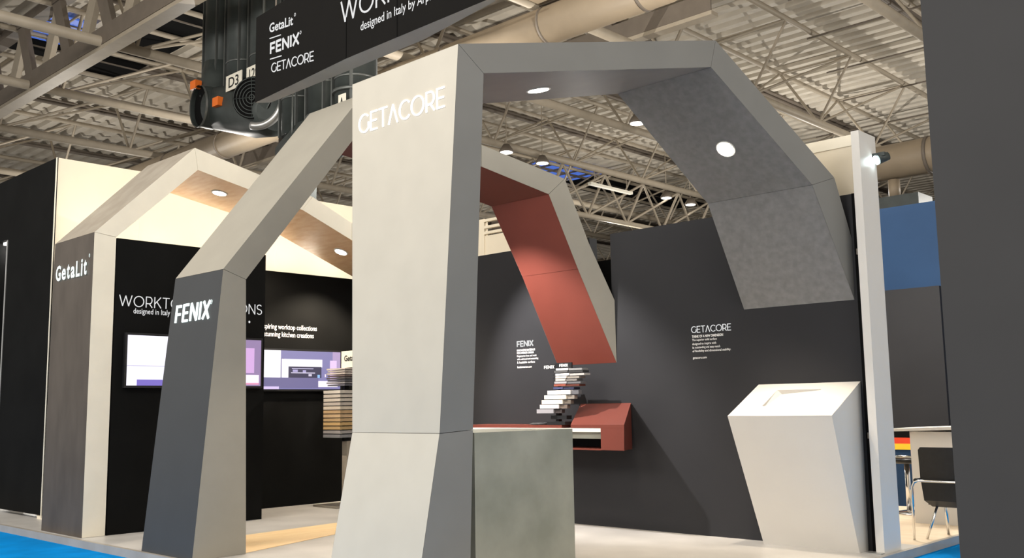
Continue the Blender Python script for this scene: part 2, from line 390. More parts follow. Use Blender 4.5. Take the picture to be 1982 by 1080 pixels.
# high-bay lamps in view
for i, (loc, lab) in enumerate((((-22.51, 23.41, 10.0), 'white high-bay lamp on the roof chord, leftmost above the red arch'), ((-22.69, 25.43, 10.0), 'white high-bay lamp beside the blue roof light above the red arch'),
        ((-23.14, 33.66, 10.0), 'white high-bay lamp, left one of the pair above the dark grey wall'), ((-23.24, 35.6, 10.0), 'white high-bay lamp nearest the speckled arch, right one of the low pair'),
        ((-17.38, 23.86, 10.0), 'dim white high-bay lamp right beside the speckled arch, high up'))):
    t = empty('high_bay_lamp', lab, 'lamp', loc, 'hall high-bay lamps')
    x, y, z = loc
    MB().tube([(x, y, z), (x, y, z+0.02)], 0.21, 16, smooth=False).build('lens', 'highbay', t)
    MB().tube([(x, y, z+0.02), (x, y, z+0.09), (x, y, z+0.3)], [0.25, 0.24, 0.1], 16).build('housing', 'steeldark', t)
    bar((0, 0, 0.3), (0, 0, 2.4), 0.015, t, 'hanger')
t = empty('fluorescent_tube', 'white fluorescent batten hung under the roof chord above the red arch', 'lamp', (-22.9, 29.5, 9.7))
MB().box((-22.98, 28.3, 9.72), (-22.82, 30.9, 9.82)).build('batten', 'signwhite', t)
for yy in (28.6, 30.6): bar((0, yy-29.5, 0.12), (0, yy-29.5, 0.7), 0.012, t, 'hanger')

# ------------------------------------------------------------------ air-jet units with vertical ducts
def risers(t, xs, y, z, r=0.42):
    for i, x in enumerate(xs):
        zz = z+0.10*(i % 2)
        MB().tube([(x, y, zz), (x, y, 12.5)], r, 24).build('riser_duct', 'jet', t)
        MB().tube([(x, y, zz+0.75), (x, y, zz+0.79)], r+0.012, 24).build('clamp_ring', 'jetseam', t)
        for s in (-0.34, 0.26): MB().box((x+s, y-0.36, zz), (x+s+0.035, y-0.28, 12.45)).build('seam_strip', 'jetseam', t)
t = empty('air_jet_unit', 'dark metal air-jet unit with round nozzles left of the hanging banner', 'air unit', (-19.2, 11.4, 8.0))
risers(t, (-20.45, -19.45, -18.45), 11.6, 8.5)
MB().tube([(-20.25, 11.35, 8.48), (-19.6, 11.55, 8.35), (-18.9, 11.6, 8.12), (-18.2, 11.5, 7.92), (-17.75, 11.35, 7.85)], [0.50, 0.56, 0.56, 0.50, 0.42], 28).build('body', 'jet', t)
MB().tube([(-20.45, 11.6, 9.6), (-20.45, 11.55, 9.1), (-20.3, 11.45, 8.7), (-20.1, 11.4, 8.5)], [0.43, 0.46, 0.46, 0.40], 24).build('elbow', 'jet', t)
ax = Vector((-0.12, -0.99, -0.05)).normalized(); c = Vector((-20.30, 10.92, 8.45))
nz = MB().tube([c-ax*0.35, c], [0.50, 0.47], 28, caps=False).build('nozzle', 'jet', t)
MB().tube([c-ax*0.10, c-ax*0.09], 0.455, 28).build('nozzle_mouth', 'black', nz)
MB().tube([c-ax*0.03, c+ax*0.02], [0.49, 0.485], 28, caps=False).build('rim', 'jetseam', nz)
c = Vector((-18.12, 11.0, 8.16)); dirn = Vector((0.50, -0.86, -0.05)).normalized()
nz = MB().tube([c-dirn*0.5, c], [0.48, 0.47], 28, caps=True).build('nozzle', 'jet', t)
MB().tube([c, c+dirn*0.02], 0.465, 28).build('grille_back', 'black', nz)
a = dirn.cross(Z_).normalized(); b = dirn.cross(a)
for k in range(6):
    r = 0.06+0.075*k; n = 28
    ring = [c+dirn*0.035+(a*math.cos(2*math.pi*j/n)+b*math.sin(2*math.pi*j/n))*r for j in range(n+1)]
    MB().tube(ring, 0.013, 5).build('grille_ring', 'jet', nz)
for a2 in (0.0, 1.5708):
    v_ = a*math.cos(a2)+b*math.sin(a2)
    MB().tube([c+dirn*0.035-v_*0.44, c+dirn*0.035+v_*0.44], 0.010, 5).build('grille_bar', 'jet', nz)
# worn lower lip curving under the grille
n = 16; c2 = c+Vector((0.15, 0.05, -0.08))
MB().tube([c2+(a*math.cos(1.25+1.6*j/n)+b*math.sin(1.25+1.6*j/n))*0.56 for j in range(n+1)], 0.085, 10).build('lip', 'alu', t)
for p in ((-20.50, 10.95, 9.0), (-19.52, 10.98, 8.38)): MB().box((p[0]-0.12, p[1]-0.08, p[2]-0.10), (p[0]+0.12, p[1]+0.08, p[2]+0.10)).build('actuator', 'orange', t)
for txt, x0, z0, wd in (('D3', -19.38, 8.60, 0.66), ('129', -18.52, 8.58, 0.60)):
    pl_ = box((x0, 11.08, z0), (x0+wd, 11.10, z0+0.36)).build('sign_plate', 'signwhite', t)
    fonttext(txt, (x0+0.12, 11.079, z0+0.06), X_, Z_, wd-0.24, 0.24, 'signtext', pl_, bold=0.01)
# right unit, under the banner
t = empty('air_jet_unit', 'dark metal air-jet unit hanging beneath the black banner', 'air unit', (-15.9, 11.4, 7.0))
risers(t, (-17.0, -16.05, -15.15), 11.5, 7.15)
MB().tube([(-17.3, 11.4, 6.75), (-16.6, 11.45, 6.95), (-15.9, 11.45, 6.95), (-15.2, 11.45, 7.1)], [0.36, 0.48, 0.48, 0.40], 24).build('body', 'jet', t)
for x, z in ((-15.15, 7.62), (-16.05, 7.30)): MB().tube([(x, 11.5, z), (x, 11.5, z+0.06)], 0.47, 24).build('clamp_ring', 'jetseam', t)
MB().tube([(-16.6, 11.0, 6.6), (-16.6, 11.0, 8.0)], 0.02, 6).build('conduit', 'jetseam', t)
pl_ = box((-15.02, 10.98, 7.10), (-14.80, 11.0, 7.48)).build('sign_plate', 'signwhite', t)
fonttext('A', (-14.98, 10.979, 7.17), X_, Z_, 0.14, 0.24, 'signtext', pl_, bold=0.01)
# dark cladded column
t = empty('roof_column', 'dark square cladded column behind the wooden arch', 'column', (-17.9, 12.4, -0.1))
box((-19.0, 12.3, -0.1), (-17.95, 12.55, 9.5)).build('shaft', 'jet', t)
box((-19.05, 12.26, -0.1), (-18.7, 12.3, 9.5)).build('corner_angle', 'steeldark', t)
for x in (-18.5, -18.3): box((x, 12.28, 7.5), (x+0.09, 12.3, 7.6)).build('bolt', 'black', t)

# ------------------------------------------------------------------ walls of the stand
# left: display wall with the screen, recessed wall, tall white wall, black outer wall with lit niche
WL = struct('wall_left', box((-13.45, 5.49, 0), (-12.2, 7.67, 3.71)), 'blackwall')
WR = struct('wall_left_recess', box((-14.2, 7.67, 0), (-13.45, 11.2, 3.69)), 'blackwall')
struct('wall_left_core', box((-14.2, 5.72, 0), (-13.45, 7.67, 3.69)), 'blackwall')
wl = struct('wall_left_white', box((-15.0, 5.72, 0), (-14.79, 11.2, 5.29)), 'whitewall')
for y in (7.0, 8.25, 9.5): box((-14.79, y, 3.7), (-14.786, y+0.008, 5.285)).build('panel_joint', 'cream', wl)
wo = MB()
for a, b in (((-24, 5.70, 0.06), (-17.0, 5.9, 5.29)), ((-16.62, 5.70, 0.06), (-14.79, 5.72, 5.29)), ((-17.0, 5.70, 4.29), (-16.62, 5.9, 5.29)), ((-17.0, 6.1, 0.06), (-16.62, 6.15, 4.29)), ((-16.62, 5.72, 0.06), (-15.0, 5.9, 5.29))): wo.box(a, b)
WO = struct('wall_outer', wo, 'blackwall')
box((-14.80, 5.69, 0.02), (-14.775, 5.70, 5.29)).build('corner_trim', 'cream', WO)
box((-16.66, 5.69, 0.06), (-16.62, 6.1, 4.27)).build('niche_edge', 'alu', WO)
box((-16.98, 5.75, 4.24), (-16.66, 6.05, 4.28)).build('niche_lamp', 'highbay', WO)
box((-17.0, 6.05, 0.06), (-16.62, 6.1, 4.25)).build('niche_back', 'alu', WO)
l = bpy.data.lights.new('niche_lamp', 'POINT'); l.energy = 9; l.color = (1, 0.96, 0.95); l.shadow_soft_size = 0.02
o = bpy.data.objects.new('niche_lamp_light', l); COL.objects.link(o); o.location = (-16.82, 5.88, 4.16)
# back: wall behind the red shelf, wall behind the white podium
WB = struct('wall_back_left', box((-10.9, 9.83, 0), (-7.98, 9.98, 3.655)), 'greywall')
WG = struct('wall_back_right', box((-7.64, 9.83, 0), (-4.355, 9.98, 3.66)), 'greywall')
struct('wall_gap_shade', box((-8.3, 10.2, 0), (-7.4, 10.3, 3.4)), 'blackwall')  # black panel put in for the darkness inside the open gap
struct('wall_back_low', box((-7.98, 9.83, 0), (-7.64, 9.98, 2.35)), 'greywall')
struct('wall_back_return', box((-11.0, 9.98, 0), (-10.85, 11.2, 3.6)), 'greywall')
struct('wall_back_far', box((-14.2, 11.2, 0), (-10.85, 11.35, 3.69)), 'blackwall')
box((-4.42, 9.815, 0.0), (-4.355, 9.83, 3.66)).build('end_trim', 'black', WG)

# printed text on the walls
B = -0.004
strokes('WORKTOP SOLUTIONS', (-12.2, 5.545, 2.845), Y_, Z_, 2.075, 0.138, 0.085, 'printglow', WL, gap=0.16)
fonttext('designed in Italy by Arpa', (-12.2, 5.735, 2.735), Y_, Z_, 0.77, 0.092, 'printglow', WL, bold=0.006)
fonttext('.', (-12.2, 7.405, 2.715), Y_, Z_, 0.03, 0.035, 'printglow', WL)
fonttext('Three inspiring worktop collections', (-13.45, 8.12, 2.745), Y_, Z_, 1.315, 0.105, 'print', WR, bold=0.008)
fonttext('for your stunning kitchen creations', (-13.45, 8.12, 2.625), Y_, Z_, 1.255, 0.105, 'print', WR, bold=0.008)
strokes('GET^CORE', (-6.473, 9.83, 2.322), X_, Z_, 0.533, 0.074, 0.11, 'printglow', WG, gap=0.13)
for txt, z, wd, h, bo in (('THINK OF A NEW DIMENSION', 2.262, 0.42, 0.030, 0.03), ('The superior solid surface', 2.216, 0.335, 0.034, 0.01), ('designed to inspire with', 2.170, 0.325, 0.034, 0.01),
        ('its outstanding and easy match', 2.128, 0.375, 0.034, 0.01), ('of flexibility and dimensional stability.', 2.086, 0.515, 0.034, 0.01), ('getacore.com', 2.008, 0.19, 0.030, 0.012)):
    fonttext(txt, (-6.467, 9.83, z), X_, Z_, wd, h, 'print', WG, bold=bo)
strokes('FENIX', (-9.304, 9.83, 2.310), X_, Z_, 0.30, 0.070, 0.24, 'printglow', WB, gap=0.16)
for txt, z, wd, h, bo in (('INNOVATIVE MATERIALS', 2.243, 0.335, 0.028, 0.03), ('FOR INTERIOR DESIGN', 2.206, 0.31, 0.028, 0.03), ('Fingerprint free and matt', 2.158, 0.36, 0.034, 0.01),
        ('with a soft touch and outstanding', 2.116, 0.39, 0.034, 0.01), ('& healable surface', 2.076, 0.33, 0.032, 0.01), ('fenixforinteriors.com', 2.014, 0.27, 0.030, 0.012)):
    fonttext(txt, (-9.306, 9.83, z), X_, Z_, wd, h, 'print', WB, bold=bo)

# ------------------------------------------------------------------ arches
def arch(name, label, no, ni, fo, fi, side, outer, inner, loc):
    root = empty(name, label, 'arch', loc)
    n = len(no); V = []
    for i in range(n): V.append(no[i])
    for i in range(n): V.append(ni[i])
    for i in range(n): V.append((fo[i], no[i][1], no[i][2]))
    for i in range(n): V.append((fi[i], ni[i][1], ni[i][2]))
    V = np.array(V, float); NO, NI, FO, FI = 0, n, 2*n, 3*n
    F = []
    for i in range(n-1):
        F.append(((NI+i, NI+i+1, NO+i+1, NO+i), 'side_panel', side[i] if isinstance(side, list) else side))
        F.append(((NO+i, NO+i+1, FO+i+1, FO+i), 'face_panel', outer[i] if isinstance(outer, list) else outer))
        F.append(((FO+i, FO+i+1, FI+i+1, FI+i), 'side_panel', side[i] if isinstance(side, list) else side))
        F.append(((NI+i+1, NI+i, FI+i, FI+i+1), 'soffit_panel', inner[i] if isinstance(inner, list) else inner))
    caps = [(NO+n-1, NI+n-1, FI+n-1, FO+n-1), (NI, NO, FO, FI)]
    nor = []
    for f in [f[0] for f in F]+caps:
        a, b, c, d_ = V[list(f)]; q = np.cross(c-a, d_-b); nor.append(q/np.linalg.norm(q))
    t = 0.025; D = np.zeros_like(V)
    for vi in range(len(V)):
        N = [nor[k] for k, f in enumerate([f[0] for f in F]+caps) if vi in f]
        D[vi] = np.linalg.lstsq(np.array(N), -t*np.ones(len(N)), rcond=None)[0]
    out = {}
    for k, (f, nm, m) in enumerate(F):
        P = V[list(f)]; c = P.mean(0)
        P2 = P+(c-P)/np.linalg.norm(c-P, axis=1)[:, None]*0.0022
        Q = P2+D[list(f)]
        mb = MB(); vs = [tuple(x) for x in P2]+[tuple(x) for x in Q]
        tri = [(0, 1, 2, 3), (7, 6, 5, 4)]+[(j, 4+j, 4+(j+1) % 4, (j+1) % 4) for j in range(4)]
        mb.add(vs, tri)
        out[(nm, k//4, k % 4)] = mb.build(nm, m, root)
    return root, out
# GETACORE arch (nearest)
no = [(-6.0, 5.15, 0), (-6.0, 5.41, 1.29), (-5.73, 5.40, 4.495), (-4.944, 8.131, 5.034), (-4.511, 9.636, 3.818), (-4.45, 9.83, 3.19)]
ni = [(-5.838, 5.575, 0), (-5.896, 5.684, 1.312), (-5.664, 5.628, 4.278), (-4.965, 8.058, 4.748), (-4.603, 9.314, 3.707), (-4.46, 9.83, 2.542)]
fo = [-7.165, -7.157, -7.17, -6.09, -5.80, -5.75]; fi = [-7.165, -7.157, -7.15, -6.104, -5.855, -5.761]
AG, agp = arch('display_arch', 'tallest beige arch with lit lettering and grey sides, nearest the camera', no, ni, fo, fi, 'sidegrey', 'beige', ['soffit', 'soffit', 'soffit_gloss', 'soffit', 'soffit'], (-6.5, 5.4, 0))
# FENIX arch
no = [(-9.41, 5.12, 0), (-9.41, 5.397, 3.0), (-9.407, 7.257, 5.353), (-8.56, 8.453, 4.757), (-7.944, 9.322, 4.352), (-7.773, 9.564, 3.526), (-7.597, 9.83, 2.805)]
ni = [(-9.41, 5.735, 0), (-9.41, 5.673, 2.91), (-9.407, 7.25, 4.93), (-8.561, 8.45, 4.476), (-8.067, 9.148, 4.146), (-7.87, 9.45, 3.2), (-7.595, 9.83, 2.019)]
fo = [-10.51, -10.456, -10.546, -9.63, -8.96, -8.78, -8.58]; fi = [-10.51, -10.456, -10.54, -9.64, -9.09, -8.83, -8.568]
AF, afp = arch('display_arch', 'middle arch with anthracite front leg, taupe sides and red underside', no, ni, fo, fi, 'taupe', ['fenixdark']+['taupe']*5, ['fenixdark', 'fenixdark', 'red', 'red', 'red', 'red'], (-9.9, 5.4, 0))
# GETALIT arch
no = [(-12.2, 5.187, 0), (-12.2, 5.197, 3.753), (-12.2, 6.525, 5.081), (-12.2, 8.459, 4.675), (-12.2, 9.193, 4.363), (-12.2, 11.15, 3.71)]
ni = [(-12.2, 5.47, 0), (-12.2, 5.477, 3.719), (-12.2, 6.58, 4.779), (-12.2, 8.278, 4.452), (-12.2, 9.195, 4.094), (-12.2, 11.15, 3.35)]
fx = [-13.44, -13.425, -13.58, -13.46, -13.44, -13.43]
AW, awp = arch('display_arch', 'leftmost arch with dark wood front leg, cream sides and light oak underside', no, ni, fx, fx, 'cream', ['oakdark']+['marble']*4, ['oak']*5, (-12.8, 5.3, 0))

def downlight(loc, nrm, r, m, parent):
    c = Vector(loc); nv = Vector(nrm).normalized()
    ring = MB().tube([c+nv*0.001, c+nv*0.012], [r*1.25, r*1.2], 24, smooth=False).build('downlight', 'white', parent)
    MB().tube([c+nv*0.010, c+nv*0.016], r, 24, smooth=False).build('lens', m, ring)
downlight((-6.105, 6.804, 4.512), (-0.008, 0.192, -0.981), 0.10, 'lamp', AG)
downlight((-5.289, 8.808, 4.131), (-0.006, -0.637, -0.771), 0.085, 'lampstar', AG)
downlight((-12.774, 7.24, 4.652), (0, -0.189, -0.982), 0.095, 'lamp', AW)
downlight((-12.778, 9.416, 4.008), (0, -0.364, -0.932), 0.095, 'lamp', AW)

# lit channel letters on the legs
strokes('GET^CORE', (-7.062, 5.402, 3.995), X_, Z_, 1.168, 0.172, 0.085, 'lit', AG, gap=0.13, depth=0.012, per_letter=True)
tl = Vector((0, 0.092, 1)).normalized()
strokes('FENIX', (-10.328, 5.347, 2.488), X_, tl, 0.735, 0.185, 0.16, 'litcool', AF, gap=0.26, depth=0.012, per_letter=True)
fonttext('®', (-9.565, 5.347, 2.63), X_, tl, 0.05, 0.05, 'litcool', AF, name='letter', depth=0.01)
# GetaLit, letter by letter
gx = -13.30
for ch, wd, h, dz in (('G', 0.155, 0.205, 0), ('e', 0.125, 0.15, 0), ('t', 0.085, 0.195, 0), ('a', 0.12, 0.15, 0), ('L', 0.115, 0.205, 0), ('i', 0.042, 0.215, 0), ('t', 0.085, 0.195, 0)):
    o_ = (gx, 5.192, 3.228+dz)
    for dd in (0.016,): fonttext(ch, o_, X_, Z_, wd, h, 'litcool', AW, bold=0.022, depth=dd, name='letter')
    gx += wd+0.038
fonttext('®', (gx, 5.192, 3.44), X_, Z_, 0.035, 0.05, 'litcool', AW, name='letter', depth=0.01)

# ------------------------------------------------------------------ screens
def screen(name, label, x, y0, y1, z0, z1, rects):
    t = empty(name, label, 'screen', (x, (y0+y1)/2, z0))
    fr = 0.03
    box((x, y0-fr, z0-fr), (x+0.05, y1+fr, z1+fr)).build('housing', 'blackplastic', t)
    mb = MB(); mats = []
    for i, (u0, v0, u1, v1, c, s) in enumerate(rects):
        e = x+0.052+i*0.0004
        ya, yb = y0+(y1-y0)*u0, y0+(y1-y0)*u1; za, zb_ = z1-(z1-z0)*v1, z1-(z1-z0)*v0
        mb.add([(e, ya, za), (e, yb, za), (e, yb, zb_), (e, ya, zb_)], [(0, 1, 2, 3)], i); mats.append(emit('screen_pixels', srgb(*c), s))
    mb.build('picture', mats, t)
    return t
screen('display_screen', 'left wide screen with a bright white picture, partly behind the middle arch', -12.2, 5.65, 7.585, 1.835, 2.475,
  [(0, 0, 1, 1, (245, 243, 255), 1.15), (0.0, 0.60, 0.40, 0.615, (215, 210, 235), 1.0), (0.07, 0.88, 0.25, 1, (128, 112, 205), 1.0), (0.33, 0.72, 0.40, 1, (150, 135, 215), 1), (0.55, 0, 0.87, 1, (150, 130, 190), 0.9),
   (0.87, 0, 1, 1, (165, 140, 185), 0.9), (0.84, 0.18, 0.945, 0.72, (225, 180, 235), 1), (0.80, 0.76, 0.985, 0.93, (250, 240, 252), 1.1), (0.80, 0.93, 0.985, 0.97, (240, 165, 200), 1)])
screen('display_screen', 'right screen showing a violet kitchen picture on the recessed black wall', -13.45, 8.30, 9.875, 1.822, 2.432,
  [(0, 0, 1, 1, (140, 135, 190), 0.9), (0, 0, 0.27, 0.70, (252, 248, 255), 1.1), (0.90, 0, 1, 0.9, (195, 170, 215), 0.9), (0.27, 0.20, 0.31, 0.72, (120, 115, 160), 0.9), (0.28, 0.215, 0.77, 0.42, (252, 248, 255), 1.1), (0.28, 0.40, 0.36, 0.75, (250, 246, 255), 1.1),
   (0.36, 0.41, 0.76, 0.70, (48, 46, 88), 0.8), (0.40, 0.45, 0.66, 0.47, (215, 208, 245), 0.9), (0.39, 0.56, 0.68, 0.585, (225, 218, 245), 0.9), (0.41, 0.49, 0.47, 0.55, (190, 180, 230), 0.9), (0.53, 0.50, 0.57, 0.56, (190, 180, 230), 0.9), (0.60, 0.60, 0.64, 0.66, (230, 222, 245), 0.9),
   (0.71, 0.62, 0.74, 0.70, (150, 200, 255), 1.0), (0, 0.70, 0.72, 0.97, (120, 114, 165), 0.85), (0, 0.93, 0.25, 1.0, (225, 205, 250), 1.0), (0.865, 0.23, 0.95, 0.80, (236, 205, 248), 1.05), (0.72, 0.78, 0.965, 0.94, (252, 240, 252), 1.15), (0.80, 0.60, 0.815, 0.68, (250, 235, 250), 1.0)])

# ------------------------------------------------------------------ sample tower beside the right screen
t = empty('sample_tower', 'tall sample stand of wood and stone slabs in front of the black wall', 'display stand', (-12.75, 9.35, 0))
MB().hexa([(-13.05, 9.12, 0), (-12.45, 9.12, 0), (-12.45, 9.72, 0), (-13.05, 9.72, 0)], [(-13.05, 9.12, 0.03), (-12.45, 9.12, 0.03), (-12.45, 9.72, 0.03), (-13.05, 9.72, 0.03)]).build('base_plate', 'marble', t)
box((-12.72, 9.42, 0.03), (-12.60, 9.54, 1.0)).build('column', 'marble', t)
box((-12.72, 9.42, 1.0), (-12.66, 9.5, 2.2)).build('spine', 'blackplastic', t)
hd = box((-12.70, 9.38, 2.14), (-12.20, 9.42, 2.40)).build('header_board', 'signwhite', t)
fonttext('GetaLit', (-12.62, 9.378, 2.24), X_, Z_, 0.36, 0.09, 'signtext', hd, bold=0.02)
cols = [(0.55, 0.50, 0.47), (0.40, 0.36, 0.33), (0.50, 0.44, 0.40), (0.13, 0.10, 0.09), (0.10, 0.09, 0.09), (0.08, 0.08, 0.09), (0.25, 0.24, 0.25), (0.12, 0.12, 0.14)]
for i, c in enumerate(cols):
    m = mat('sample_laminate', c, 0.45, 0.3, 0.05, 5); z = 2.11-i*0.036
    box((-12.98+0.03*(i % 2), 9.30, z), (-12.50, 9.62, z+0.024)).build('sample_slab', m, t)
cols = [(0.60, 0.56, 0.50), (0.55, 0.50, 0.44), (0.58, 0.53, 0.46), (0.50, 0.45, 0.40), (0.62, 0.55, 0.45), (0.52, 0.36, 0.20), (0.56, 0.40, 0.24), (0.50, 0.35, 0.19), (0.55, 0.37, 0.17), (0.46, 0.32, 0.16), (0.32, 0.30, 0.29), (0.22, 0.22, 0.23)]
for i, c in enumerate(cols):
    m = mat('sample_laminate', c, 0.45, 0.3, 0.06, 5); z = 1.74-i*0.062
    box((-13.00, 9.26, z), (-12.56, 9.6, z+0.048)).build('sample_slab', m, t)

# ------------------------------------------------------------------ concrete counter, white worktop
t = empty('island_counter', 'grey-green concrete counter block standing against the nearest arch leg', 'counter', (-6.5, 6.4, 0))
MB().hexa([(-7.0, 5.80, 0), (-6.0, 5.80, 0), (-6.0, 7.068, 0), (-7.0, 7.068, 0)], [(-7.0, 5.80, 1.262), (-6.0, 5.80, 1.262), (-6.0, 7.068, 1.262), (-7.0, 7.068, 1.262)]).build('body', 'concrete', t)
box((-7.0, 5.80, 1.262), (-6.0, 7.068, 1.284)).build('top_edge', 'concrete', t)

# ------------------------------------------------------------------ red shelf with sloped end
t = empty('wall_shelf', 'red wall shelf with white front edge, rising into a sloped lectern at right', 'shelf', (-8.4, 9.6, 0.97))
box((-9.9, 9.32, 1.222), (-8.085, 9.825, 1.258)).build('shelf_board', 'red', t)
box((-9.9, 9.30, 1.178), (-7.455, 9.825, 1.222)).build('front_edge', 'white', t)
box((-9.9, 9.36, 1.095), (-7.455, 9.40, 1.178)).build('apron', 'concrete', t)
box((-9.9, 9.30, 0.962), (-7.455, 9.825, 0.978)).build('bottom_board', 'red', t)
lec = MB().hexa([(-7.455, 9.3, 0.965), (-7.112, 9.3, 0.965), (-7.385, 9.82, 0.957), (-7.455, 9.82, 0.957)], [(-7.455, 9.3, 1.225), (-7.104, 9.3, 1.225), (-7.385, 9.82, 1.225), (-7.455, 9.82, 1.225)])
lec.build('lectern_base', 'red', t)
MB().hexa([(-7.92, 9.3, 1.224), (-7.104, 9.3, 1.224), (-7.385, 9.82, 1.224), (-8.19, 9.82, 1.224)], [(-7.92, 9.3, 1.264), (-7.102, 9.3, 1.264), (-7.385, 9.82, 1.516), (-8.186, 9.82, 1.516)]).build('sloped_top', 'red', t)
# FENIX sample tower on the shelf
t = empty('sample_tower', 'small black sample tower with fanned colour slabs on the red shelf', 'display stand', (-8.15, 9.45, 1.262))
box((-8.33, 9.32, 1.262), (-8.03, 9.46, 1.30)).build('base_plate', 'blackplastic', t)
box((-8.335, 9.50, 1.30), (-8.285, 9.56, 1.99)).build('spine', 'blackplastic', t)
box((-8.33, 9.40, 1.33), (-8.07, 9.5, 1.375)).build('lower_block', 'blackplastic', t)
bars = [(-8.535, -8.25, 1.405, (0.30, 0.29, 0.31), (0.05, 0.04, 0.04)), (-8.48, -8.16, 1.462, (0.50, 0.47, 0.48), (0.14, 0.11, 0.09)), (-8.445, -8.10, 1.52, (0.75, 0.70, 0.60), (0.13, 0.11, 0.09)),
        (-8.40, -8.04, 1.578, (0.80, 0.75, 0.64), (0.24, 0.21, 0.18)), (-8.345, -7.97, 1.637, (0.82, 0.80, 0.78), (0.12, 0.12, 0.13))]
for x0, x1, z, c1, c2 in bars:
    box((x0, 9.36, z), (x1, 9.42, z+0.050)).build('sample_slab', mat('sample_laminate', c1, 0.5, 0.3, 0.02, 4), t)
    box((x1+0.002, 9.38, z), (x1+0.12, 9.44, z+0.046)).build('sample_slab', mat('sample_laminate', c2, 0.5, 0.3, 0.02, 4), t)
ups = [((0.03, 0.035, 0.08), 1.703, -8.28, -7.95), ((0.16, 0.045, 0.03), 1.74, -8.27, -7.86), ((0.20, 0.20, 0.21), 1.772, -8.26, -7.84), ((0.30, 0.28, 0.26), 1.806, -8.24, -7.90), ((0.42, 0.38, 0.33), 1.838, -8.24, -7.86), ((0.62, 0.60, 0.57), 1.872, -8.24, -7.78), ((0.06, 0.06, 0.06), 1.908, -8.26, -7.80), ((0.35, 0.35, 0.35), 1.938, -8.23, -7.81)]
for c, z, x0, x1 in ups:
    xm = x0+(x1-x0)*0.48
    box((x0, 9.40, z), (xm, 9.52, z+0.026)).build('sample_slab', mat('sample_laminate', tuple(min(0.8, k*1.5) for k in c), 0.5, 0.3, 0.02, 4), t)
    box((xm+0.001, 9.41, z-0.004), (x1, 9.53, z+0.020)).build('sample_slab', mat('sample_laminate', tuple(k*0.6 for k in c), 0.5, 0.3, 0.02, 4), t)
for i in range(8): box((-8.37, 9.50, 1.68+i*0.04), (-8.335, 9.55, 1.695+i*0.04)).build('slot', 'blackplastic', t)
hd = box((-8.29, 9.46, 1.965), (-8.02, 9.48, 2.035)).build('header_board', 'blackplastic', t)
strokes('FENIX', (-8.22, 9.46, 1.985), X_, Z_, 0.14, 0.032, 0.22, 'print', hd, gap=0.2)
hd = box((-8.52, 9.50, 1.965), (-8.33, 9.52, 2.02)).build('header_board', 'blackplastic', t)
strokes('FENIX', (-8.515, 9.50, 1.972), X_, Z_, 0.17, 0.036, 0.24, 'print', hd, gap=0.2)
o = MB().tube([(-8.62, 9.55, 1.263), (-8.62, 9.55, 1.285)], [0.17, 0.12], 16).build('tray', 'fenixdark')
tag(o, 'flat dark disc lying on the red shelf left of the sample tower', 'tray')

# ------------------------------------------------------------------ white podium
t = empty('podium', 'white podium with sloped top and recess below the speckled arch end', 'podium', (-5.0, 9.5, 0))
A0, A1, B1, B0 = (-5.53, 9.62, 0), (-4.47, 9.62, 0), (-4.47, 9.825, 0), (-5.53, 9.825, 0)
T0, T1, U1, U0 = (-5.628, 9.165, 1.362), (-4.46, 9.165, 1.357), (-4.448, 9.825, 1.697), (-5.62, 9.825, 1.692)
body = MB(); body.add([A0, A1, B1, B0, T0, T1, U1, U0], [(3,2,1,0),(0,1,5,4),(1,2,6,5),(2,3,7,6),(3,0,4,7)]); body.build('body', 'white', t)
# sloped top with a rectangular recess
def tp(x, s, dz=0.0):  # s: 0 front .. 1 back along the slope
    y = 9.165+0.66*s; return (x, y+dz*0.455, 1.360+0.335*s-dz*0.89)
def lx(s, a): return (-5.628+0.008*s)*(1-a)+(-4.46+0.012*s)*a
g = []
for s in (0, 0.30, 0.80, 1):
    for a in (0, 0.255, 0.69, 1): g.append(tp(lx(s, a), s))
fs = [(r*4+c, r*4+c+1, (r+1)*4+c+1, (r+1)*4+c) for r in range(3) for c in range(3) if not (r == 1 and c == 1)]
r0 = len(g)
for (s, a, dz) in ((0.30, 0.255, 0.035), (0.30, 0.69, 0.006), (0.80, 0.69, 0.012), (0.80, 0.29, 0.05)): g.append(tp(lx(s, a), s, dz))
fs += [(5, 6, r0+1, r0), (6, 10, r0+2, r0+1), (10, 9, r0+3, r0+2), (9, 5, r0, r0+3), (r0, r0+1, r0+2, r0+3)]
MB().add(g, fs).build('sloped_top', 'white', t)

# ------------------------------------------------------------------ hanging banner
t = empty('hanging_banner', 'black hanging banner with white brand lettering above the arches', 'banner', (-9.4, 7.1, 5.74))
plan = [(-11.72, 7.15), (-9.42, 7.0), (-6.82, 7.0), (-6.95, 7.09), (-8.3, 7.27), (-11.55, 7.30)]
lo = [(x, y, 5.74) for x, y in plan]; hi = [(x, y, 6.98) for x, y in plan]; n = len(plan)
mb = MB(); mb.add(lo+hi, [tuple(range(n))[::-1]], 1)
mb.add(lo+hi, [tuple(range(n, 2*n))]+[(i, (i+1) % n, n+(i+1) % n, n+i) for i in range(n)], 0)
mb.build('banner_box', ['fascia', 'fasciaunder'], t)
for x in (-9.42, -8.45): box((x-0.004, 6.994, 5.745), (x+0.004, 7.0, 6.975)).build('fabric_seam', 'black', t)
for x in (-11.3, -9.0, -7.2): bar((x+9.4, 0.1, 1.24), (x+9.4, 0.1, 5.0), 0.012, t, 'hanging_wire', 'steeldark')
for k in range(3): bar((-1.35+k*0.05, 0.08, 1.2), (-1.1+k*0.05, 0.3, 2.0), 0.018, t, 'cable')
ul = Vector((2.30, -0.15, 0)).normalized()
def LP(x, z): # point on the left facet, given x
    return Vector((x, 7.15-0.15*(x+11.72)/2.30, z))
kx = 1.018
def tilted(k): return Vector((ul.x, ul.y, -k)).normalized()
